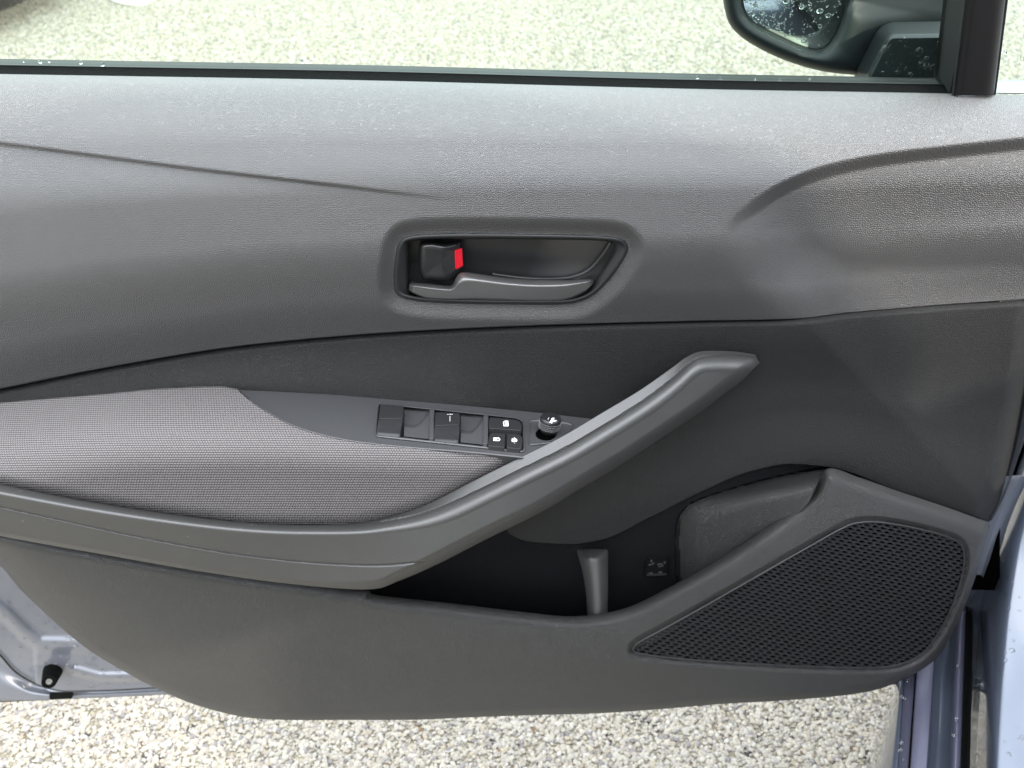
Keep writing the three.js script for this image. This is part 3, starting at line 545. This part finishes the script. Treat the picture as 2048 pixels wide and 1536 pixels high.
// painted metal of the door round the trim
const shell = group('metal_shell', door); let shellEdge, shellPlace, mirrorZ, mirrorIn, wing, zWing;
{
  const edge = fx([[-500, 1100], [-200, 1180], [-60, 1262], [0, 1310], [20, 1334], [50, 1357], [90, 1374], [130, 1382], [200, 1381], [330, 1374], [900, 1340], [1600, 1300], [1750, 1290]]);
  const ridge1 = distTo([[-40, 1190], [10, 1225], [50, 1265], [80, 1288], [200, 1290], [420, 1280]], false), ridge2 = distTo([[150, 1340], [200, 1354], [300, 1352], [420, 1345]], false);
  shellEdge = edge; const zS = (x, y) => -0.030 + 0.005 * smooth(22, 2, ridge1(x, y)) * (y > 1000 ? 1 : 0) + 0.004 * smooth(14, 1, ridge2(x, y)) + (y > 1287 && x > 70 ? 0.003 * smooth(1287, 1310, y) : 0) - 0.004 * smooth(1180, 1188, y) * 0;
  shellPlace = (x, y) => U(x, y, zS(x, y));
  obj('inner_skin', sheet({ A: s => [s, 1010], B: s => [s, edge(s)], s0: -500, s1: 1700, ns: 500, nt: 200, place: (x, y) => U(x, y, zS(x, y)), skirtTop: null, skirtBot: [0, -0.002, -0.01] }), M.paintDull, shell);
  const fl = fx([[-500, 1436], [0, 1405], [60, 1402], [340, 1389], [900, 1360], [1700, 1310]]);
  obj('hem_flange', sheet({ A: s => [s, edge(Math.max(s, 60)) - 4 - (s < 60 ? (60 - s) * 0.9 : 0)], B: s => [s, fl(s)], s0: -500, s1: 1700, ns: 300, nt: 16, place: (x, y, t) => U(x, y, -0.045 + 0.012 * smooth(0.2, 0.7, t)), skirtTop: null, skirtBot: [0, 0.02, -0.03] }), M.paintDull, shell);
  obj('hem_seal', tube(sampled(s => U(s, edge(s), -0.028), -300, 420, 24), 0.0012, 6), M.seal, shell);
  obj('drain_plug', rings([lift(rounded([[99, 1384], [147, 1384], [144, 1397], [99, 1399]], 2, 40), -0.06), lift(rounded([[99, 1384], [147, 1384], [144, 1397], [99, 1399]], 2, 40), -0.029), lift(inset(rounded([[99, 1384], [147, 1384], [144, 1397], [99, 1399]], 2, 40), 1), -0.028)]), M.rubber, shell);
  // closing surfaces behind the trim and the outside of the door
  obj('inner_frame', sheet({ A: s => [s, belt(s) + 12], B: s => [s, s < 120 ? 1066 : Math.min(1180, 1066 + (s - 120))], s0: -450, s1: 2000, ns: 40, nt: 20, place: (x, y, t) => U(x, y, -0.012 - 0.015 * smooth(0, 0.3, t)), skirtTop: [0, -0.01, -0.02], skirtBot: null }), M.gap, shell);
  obj('outer_skin', sheet({ A: s => [s, belt(s) - 14], B: s => [s, 1330], s0: -500, s1: 1960, ns: 60, nt: 30, place: (x, y, t) => U(x, y, -0.05 - 0.05 * Math.sin(Math.PI * t * 0.8)), skirtTop: [0, 0, 0.03], skirtBot: [0, 0, 0.03] }), M.paint, shell);
  { const e = crv([[2116, 300], [2110, 370], [2102, 450], [2096, 598], [2074, 740], [2046, 880], [2014, 980], [1983, 1042]]), zf = crv([[-0.004], [0.02], [0.018], [0.0], [-0.012], [-0.014], [-0.012], [-0.01]]);
    obj('front_edge', sheet({ A: e, B: e, s0: 0, s1: 7, ns: 60, nt: 8, place: (x, y, t, s) => U(x, y, zf(s)[0] - 0.004).add(V(0.002 * Math.sin(3.14 * t), 0, -0.075 * t)), skirtTop: null, skirtBot: null }), M.paintDull, shell); }
  obj('hinge_edge', sheet({ A: crv([[2044, 950], [2022, 985], [2004, 1020], [1986, 1060], [1972, 1110], [1962, 1150]]), B: crv([[2056, 960], [2036, 1000], [2016, 1050], [2004, 1090], [1990, 1130], [1972, 1162]]), s0: 0, s1: 5, ns: 40, nt: 12, place: (x, y, t) => U(x, y, -0.02 - 0.03 * t + 0.006 * Math.sin(3 * t)), skirtTop: [-0.02, 0, 0], skirtBot: null }), M.paintDull, shell);
}
{
  const st = group('rubber_stop', door), base = U(106, 1341, -0.027), tip = U(98, 1364, 0.004), ax = tip.clone().sub(base), len = ax.length(); ax.normalize();
  const put = m => { m.position.copy(base); m.quaternion.setFromUnitVectors(V(0, 1, 0), ax); };
  const r0 = 0.0112, r1 = 0.0082;
  put(obj('stop_body', new THREE.LatheGeometry([[0, 0], [r0, 0], [r0 * 1.02, 0.002], [r1 * 1.03, len - 0.0015], [r1 * 0.97, len - 0.0003], [r1 * 0.8, len], [r1 * 0.66, len], [r1 * 0.6, len - 0.002], [0, len - 0.002]].map(p => new THREE.Vector2(...p)), 36), M.rubber, st));
  put(obj('stop_pin', new THREE.LatheGeometry([[0, len - 0.002], [r1 * 0.5, len - 0.002], [r1 * 0.48, len - 0.0006], [r1 * 0.3, len + 0.0003], [0.0001, len - 0.0008]].map(p => new THREE.Vector2(...p)), 8), std([0.06, 0.06, 0.06], 0.45), st));
}

// side mirror beyond the glass
const mirror = group('side_mirror', door);
{
  const out = rounded([[1436, -140], [1446, 5], [1462, 62], [1545, 112], [1640, 143], [1722, 150], [1772, 64], [1960, 56], [1990, -140]], [10, 50, 60, 60, 60, 4, 18, 10, 10], 200);
  const inn = rounded([[1474, -140], [1480, 0], [1494, 44], [1612, 101], [1654, 102], [1690, 40], [1712, -140]], [6, 40, 40, 40, 30, 60, 6], 200);
  const al = c => { let b = 0, bd = 1e9; c.forEach((p, i) => { const d = (p[0] - 1600) * 0 + Math.abs(Math.atan2(p[1] - 20, p[0] - 1580) - 1.4); if (d < bd) { bd = d; b = i; } }); return c.map((_, i) => c[(b + i) % c.length]); };
  const o = al(out);
  const zH = (x, y) => -0.125 - 0.05 * smooth(1650, 1900, x);
  const mid = o.map((p, i) => p);
  obj('housing', rings([lift(inset(o, 12), -0.24), lift(inset(o, -1), -0.19), lift(inset(o, -1), (x, y) => zH(x, y) - 0.012), lift(inset(o, 3), (x, y) => zH(x, y) - 0.003), lift(inset(o, 7), zH)], false, true), M.housing, mirror);
  // front face: from the outer edge to the opening, nearest-angle pairing
  const ang = (p, c) => Math.atan2(p[1] - c[1], p[0] - c[0]), ctr = [1590, -20];
  const by = c => { const s = c.map(p => [ang(p, ctr), p]).sort((a, b) => a[0] - b[0]); return a => { let k = s.findIndex(q => q[0] >= a); if (k < 0) k = 0; const p = s[k], q = s[(k + s.length - 1) % s.length]; const t = k === 0 ? 0 : (a - q[0]) / (p[0] - q[0] || 1); return [lerp(q[1][0], p[1][0], k === 0 ? 1 : t), lerp(q[1][1], p[1][1], k === 0 ? 1 : t)]; }; };
  const bo = by(inset(o, 7)), bi = by(inn), N = 200, angs = Array.from({ length: N }, (_, i) => -Math.PI + 2 * Math.PI * (i + 0.5) / N), oo = angs.map(bo), ii = angs.map(bi);
  const mixr = (k, dz) => oo.map((p, i) => { const x = lerp(p[0], ii[i][0], k), y = lerp(p[1], ii[i][1], k); return U(x, y, zH(x, y) + dz); });
  obj('front_face', rings([mixr(0, 0), mixr(0.2, 0.004), mixr(0.5, 0.004), mixr(0.8, 0.000), mixr(0.94, -0.004), mixr(1, -0.008), mixr(1.02, -0.03)], false), M.housing, mirror);
  mirrorIn = distTo(inn, true);
  const gl = al(inset(inn, 3)), gz = mirrorZ = (x, y) => -0.140 - (x - 1590) * 0.00004 - (y - 20) * 0.00006;
  obj('mirror_glass', rings([lift(gl, (x, y) => gz(x, y) - 0.003), lift(gl, gz), lift(inset(gl, 1.5), (x, y) => gz(x, y) + 0.0004)]), M.mirror, mirror);
  obj('glass_edge', tube(sampled(s => { const p = inn[Math.floor(s) % 200]; return U(p[0], p[1], gz(p[0], p[1]) + 0.001); }, 0, 200, 100), 0.0012, 6), M.seal, mirror);
  const foot = rounded([[1733, 152], [1776, 68], [1925, 66], [1915, 186], [1745, 184]], [6, 14, 4, 4, 4], 120);
  obj('mirror_foot', rings([lift(inset(foot, -26), -0.20), lift(inset(foot, -22), -0.12), lift(inset(foot, -1), -0.09), lift(foot, -0.06), lift(inset(foot, 3), -0.054), lift(inset(foot, 9), (x, y) => -0.052)], true), M.housing, mirror);
}

// ---------- the car the door hangs on ----------
const car = group('car', scene);
tag(car, 'blue grey car body with wet painted sill and door opening right of the open door', 'car');
{
  // sill: lines running from below the frame (near) to the hinge end (far), with the height of each
  const lines = [[1742, 1786, 1372, 0.10], [1752, 1792, 1366, 0.26], [1776, 1800, 1360, 0.315], [1796, 1809, 1350, 0.33], [1796.5, 1809.5, 1350, 0.331], [1818, 1832, 1340, 0.333]].map(([n, fxp, fy, y]) => [n, fxp, fy, y]);
  const L3 = ([n, fp, fy, y]) => { const a = atHeight(n, 1536, y), b = atHeight(fp, fy, y), d = a.clone().sub(b); return [b.clone().addScaledVector(d, -0.15), a.clone().addScaledVector(d, 3)]; };
  const strip = (list, mat, name) => {
    const ls = list.map(L3), pos = [], uv = [], idx = [], n = 30, k = ls.length; let v = 0;
    for (let j = 0; j < k; j++) { if (j) v += ls[j][0].distanceTo(ls[j - 1][0]); for (let i = 0; i <= n; i++) { const p = ls[j][0].clone().lerp(ls[j][1], i / n); pos.push(p.x, p.y, p.z); uv.push(i / n * 0.9, v); } }
    for (let j = 0; j < k - 1; j++) for (let i = 0; i < n; i++) { const a = j * (n + 1) + i, b = a + 1, c = a + n + 1, d = c + 1; idx.push(a, b, c, b, d, c); }
    obj(name, made(pos, uv, idx), mat, car);
  };
  strip([[1735, 1783, 1374, 0.10], [1750, 1792, 1366, 0.24], [1764, 1797, 1362, 0.29], [1782, 1803, 1356, 0.318], [1795, 1808, 1351, 0.326], [1796, 1809, 1350, 0.320]], M.paint, 'rocker_panel');
  strip([[1796, 1809, 1350, 0.320], [1797, 1810, 1350, 0.328], [1815, 1829, 1344, 0.332], [1817, 1831, 1343, 0.330], [1819, 1832, 1342, 0.315]], M.scuff, 'sill_step');
  strip([[1819, 1832, 1340, 0.315], [1821, 1834, 1338, 0.345], [1823, 1836, 1337, 0.347], [1852, 1866, 1336, 0.348], [1855, 1868, 1336, 0.345], [1858, 1870, 1336, 0.325]], M.scuff, 'scuff_plate');
  strip([[1858, 1870, 1300, 0.325], [1866, 1880, 1290, 0.318], [1885, 1898, 1280, 0.318], [1897, 1908, 1275, 0.330], [1899, 1910, 1272, 0.345]], M.paint, 'sill_channel');
  strip([[1899, 1911, 1262, 0.345], [1901, 1913, 1260, 0.362], [1918, 1928, 1256, 0.364], [1921, 1931, 1255, 0.350]], M.scuff, 'sill_ridge');
  strip([[1921, 1931, 1250, 0.350], [1928, 1937, 1248, 0.345], [1934, 1942, 1246, 0.352], [1940, 1946, 1244, 0.345]], M.rubber, 'door_seal');
  // door pillar and inner wing, rolling from the hinge gap out to the bright face
  const A = crv([[2120, 740], [2062, 850], [2012, 985], [1978, 1100], [1958, 1220], [1948, 1340], [1940, 1450], [1934, 1560], [1924, 1760]]), B = crv([[2420, 700], [2400, 850], [2380, 985], [2370, 1100], [2360, 1220], [2350, 1340], [2345, 1450], [2340, 1560], [2330, 1760]]);
  const wave = (x, y) => 0.0032 * (fbm(x / 90 + 3, y / 190 + 5, 256, 2) - 0.45);
  const wn = V(-0.58, 0.68, 0.44).normalize(), w0 = atHeight(1995, 1330, 0.43);
  zWing = (x, y, t, s) => {
    const r = V(...ray(x, y)), hit = EYE.z + r.z * (w0.clone().sub(EYE).dot(wn) / r.dot(wn));
    const q = Math.min(1, t / 0.16), a = hit - 0.075 * Math.pow(1 - q, 2.4) + wave(x, y), w = -0.125 + 0.06 * (1 - Math.pow(1 - q, 2)) + 0.05 * t, k = 0.04, d = clamp(0.5 + (a - w) / (2 * k));
    return lerp(w, a, d) + k * d * (1 - d);
  };
  wing = { A, B, s0: 0, s1: 8 };
  obj('hinge_pillar', sheet({ ...wing, ns: 200, nt: 140, place: (x, y, t, s) => U(x, y, zWing(x, y, t, s)), skirtTop: [0.01, 0, -0.08], skirtBot: null }), M.paint, car);
  obj('pillar_gap', sheet({ A: crv([[2100, 740], [2040, 880], [1990, 1040], [1930, 1190], [1880, 1290]]), B: crv([[2300, 740], [2260, 880], [2200, 1040], [2100, 1190], [1990, 1330]]), s0: 0, s1: 4, ns: 30, nt: 6, place: (x, y) => U(x, y, -0.11), skirtTop: null, skirtBot: null }), M.gap, car);
}
// ---------- rain drops ----------
function drops(name, label, spots, group) {                  // spots: [point, normal, radius]
  const list = spots.map(([p, n, r]) => {
    const g = new THREE.SphereGeometry(1, 12, 7), q = new THREE.Quaternion().setFromUnitVectors(V(0, 1, 0), n.clone().normalize()), a = 0.8 + 0.5 * rnd();
    g.scale(r * a, r * 0.7, r / a); g.translate(0, r * 0.15, 0); g.rotateY(rnd() * 6.28); g.applyQuaternion(q); g.translate(p.x, p.y, p.z); return g;
  });
  const m = obj(name, mergeGeometries(list), M.water, scene); m.userData = { kind: 'stuff', label, category: 'water drops', ...(group ? { group } : {}) };
}
{
  const on = (place, x, y) => { const a = place(x, y), b = place(x + 2, y), c = place(x, y + 2); const n = b.clone().sub(a).cross(c.clone().sub(a)).normalize(); if (n.z < 0) n.negate(); return [a, n]; };
  const spread = (place, n, pick, r0, r1) => { const out = []; let guard = 0; while (out.length < n && guard++ < n * 40) { const q = pick(); if (q) out.push([...on(place, q[0], q[1]), r0 + r1 * Math.pow(rnd(), 3)]); } return out; };
  drops('rain_drop_spatter', 'small rain drops beaded on the painted metal at the lower rear corner of the open door', spread(shellPlace, 170, () => { const x = rnd() * 330, y = 1140 + rnd() * 240; return y < shellEdge(x) - 6 && (x < 60 || y > 1200) ? [x, y] : null; }, 0.0016, 0.0018));
  drops('rain_drop_spatter', 'dense fine rain drops covering the reflecting glass of the side mirror', [...spread((x, y) => U(x, y, mirrorZ(x, y) + 0.0006), 300, () => { const x = 1482 + rnd() * 220, y = rnd() * 110 - 20; return mirrorIn(x, y) < -6 && rnd() > smooth(1510, 1690, x + y * 0.6) * 0.9 ? [x, y] : null; }, 0.0004, 0.0005), ...[[1510, 11], [1524, 25], [1547, 32], [1572, 2], [1604, 14], [1620, 8], [1640, 22], [1657, 31], [1640, 52], [1608, 82], [1506, 28], [1556, 54]].map(([x, y]) => [U(x, y, mirrorZ(x, y) + 0.0006), V(0, 0, 1), 0.0014 + 0.0010 * rnd()])]);
  drops('rain_drop_spatter', 'larger rain drops and runs on the black mirror foot behind the window', spread((x, y) => U(x, y, -0.0518), 46, () => { const x = 1745 + rnd() * 150, y = 75 + rnd() * 90; return x > 1745 + (165 - y) * 0.3 ? [x, y] : null; }, 0.0006, 0.0030));
  drops('rain_drop_spatter', 'few rain drops along the bottom of the window glass above the sill strip', [[47, 123], [80, 124], [98, 123], [162, 125], [205, 129], [583, 24], [634, 13], [604, 123], [622, 123], [838, 128], [487, 137], [1395, 155], [1440, 158], [1510, 158], [1560, 160], [1620, 158], [2010, 105], [2030, 100], [2012, 160]].map(([x, y]) => [U(x, y, -0.0242), V(0, 0, 1), 0.0007 + 0.0011 * rnd()]));
  drops('rain_drop_spatter', 'scattered rain drops on the blue grey hinge pillar and sill of the car', [...spread((x, y) => { let s = (y - 740) / 1020 * 8, best = null; for (let k = 0; k < 20; k++) { const a = wing.A(s); s = clamp(s + (y - a[1]) / 130, 0, 8); } const a = wing.A(s), b = wing.B(s), t = clamp((x - a[0]) / (b[0] - a[0])); return U(x, y, zWing(x, y, t, s)); }, 40, () => [1975 + rnd() * 90, 1000 + rnd() * 530], 0.0011, 0.0018), ...[[1806, 1396], [1803, 1486], [1815, 1360], [1915, 1332], [1913, 1440], [1908, 1470], [1800, 1500], [1806, 1520]].map(([x, y]) => [atHeight(x, y, x > 1850 ? 0.364 : 0.331), V(0, 1, 0), 0.0016 + 0.0014 * rnd()])]);
}
{ // lettering on the quarter glass, read from outside
  const c = document.createElement('canvas'); c.width = 256; c.height = 64; const g = c.getContext('2d'); g.clearRect(0, 0, 256, 64); g.translate(256, 0); g.scale(-1, 1); g.fillStyle = '#2a2c2c'; g.font = '54px sans-serif'; g.fillText('33', 190, 50);
  const t = new THREE.CanvasTexture(c); t.colorSpace = THREE.SRGBColorSpace;
  const p = [[2038, 111], [2092, 111], [2038, 125], [2092, 125]].map(q => U(q[0], q[1], -0.0255)).flatMap(q => q.toArray());
  obj('glass_lettering', made(p, [0, 1, 1, 1, 0, 0, 1, 0], [0, 2, 1, 1, 2, 3]), new THREE.MeshStandardMaterial({ map: t, transparent: true, roughness: 0.6 }), door).castShadow = false;
}
{ // another car parked beyond the window: only the foot of its bumper and wheel show at the corner
  const o = group('parked_car', scene), c = atHeight(-10, 70, 0);
  tag(o, 'dark parked car at the far left beyond the door window, only its lower bumper showing', 'car');
  const place = (a, b, y) => V(c.x - 0.06 + a, y, c.z - 0.25 + b);
  const shape = [[-4.2, -0.9], [0.02, -0.9], [0.16, -0.5], [0.16, 0.5], [0.02, 0.9], [-4.2, 0.9]].map(([a, b]) => [a, b - 0.2]), out = rounded(shape, 0.25, 60), lev = (k, y) => inset(out, k).map(q => place(q[0], q[1], y));
  obj('body', rings([lev(0.08, 0.17), lev(0.01, 0.22), lev(0, 0.5), lev(0.05, 0.75), lev(0.3, 0.9)], true, true), phys([0.02, 0.022, 0.026], 0.3, { clearcoat: 1, clearcoatRoughness: 0.05 }), o);
  for (const [a, b] of [[-0.75, 0.62], [-0.75, -1.0], [-3.3, 0.62], [-3.3, -1.0]]) { const w = new THREE.TorusGeometry(0.235, 0.085, 12, 32); w.translate(0, 0, 0); const m = obj('wheel', w, M.rubber, o); m.position.copy(place(a, b, 0.315)); }
}
{
  const p = rounded([[205, -60], [214, -4], [238, 6], [270, 9], [298, 5], [312, -6], [318, -60]], 8, 60).map(q => atHeight(q[0], q[1], 0.018));
  const m = obj('painted_marking', rings([p.map(q => V(q.x, 0.004, q.z)), p]), std([0.36, 0.35, 0.30], 0.8), scene); m.userData = { kind: 'structure', label: 'pale cream painted patch on the pavement far beyond the window', category: 'road marking' };
}
{ // the rest of the car: roof, windscreen pillar, cabin and front wing stand to the right of and behind the viewer
  const r = V(-0.47, 0, 0.88).normalize(), inn = V(0.88, 0, 0.47).normalize(), at = (a, b, y) => V(0.57, y, -0.06).addScaledVector(r, a).addScaledVector(inn, b);
  const slab = (a0, a1, b0, b1, y0, y1, mat, name, rad = 0.04) => {
    const c = rounded([[a0, b0], [a1, b0], [a1, b1], [a0, b1]], rad * 2, 40), lev = (d, y) => inset(c, d).map(p => at(p[0], p[1], y));
    obj(name, rings([lev(rad, y0), lev(0, y0 + rad * 0.6), lev(0, y1 - rad * 0.6), lev(rad, y1)], true, true), mat, car);
  };
  { const c = rounded([[0.72, 0.27], [0.58, 0.46], [0.52, 0.85], [0.52, 1.42], [2.3, 1.42], [2.3, 0.27]], 0.05, 60), lev = (d, y) => inset(c, d).map(p => at(p[0], p[1], y));
    obj('roof', rings([lev(0.02, 1.43), lev(0, 1.442), lev(0, 1.478), lev(0.02, 1.49)], true, true), M.paint, car); }
  slab(0.45, 1.0, 1.41, 1.46, 0.98, 1.44, M.paint, 'far_pillar', 0.02);
  obj('windscreen_pillar', tube([at(0.12, 0.13, 0.62), at(0.21, 0.13, 0.775), at(0.325, 0.17, 0.98), at(0.45, 0.22, 1.15), at(0.58, 0.27, 1.325), at(0.74, 0.30, 1.45)], 0.035, 12), M.paint, car);
  slab(-0.12, 0.24, 0.14, 1.40, 0.22, 0.73, M.cabin, 'dashboard', 0.05);
  slab(0.95, 1.45, 0.28, 0.80, 0.34, 0.60, M.cabin, 'seat_cushion', 0.05);
  slab(1.42, 1.58, 0.28, 0.80, 0.5, 1.22, M.cabin, 'seat_backrest', 0.05);
  slab(0.0, 2.3, 0.12, 1.40, 0.24, 0.30, M.cabin, 'cabin_floor', 0.02);
  slab(0.0, 2.3, 1.42, 1.47, 0.24, 1.0, M.cabin, 'far_door', 0.02);
  slab(-1.3, -0.12, 0.06, 1.45, 0.28, 0.90, M.paint, 'bonnet', 0.05);
  slab(-0.08, 0.06, 0.14, 1.42, 0.24, 0.6, M.cabin, 'footwell', 0.02);
}
renderer.render(scene, camera);
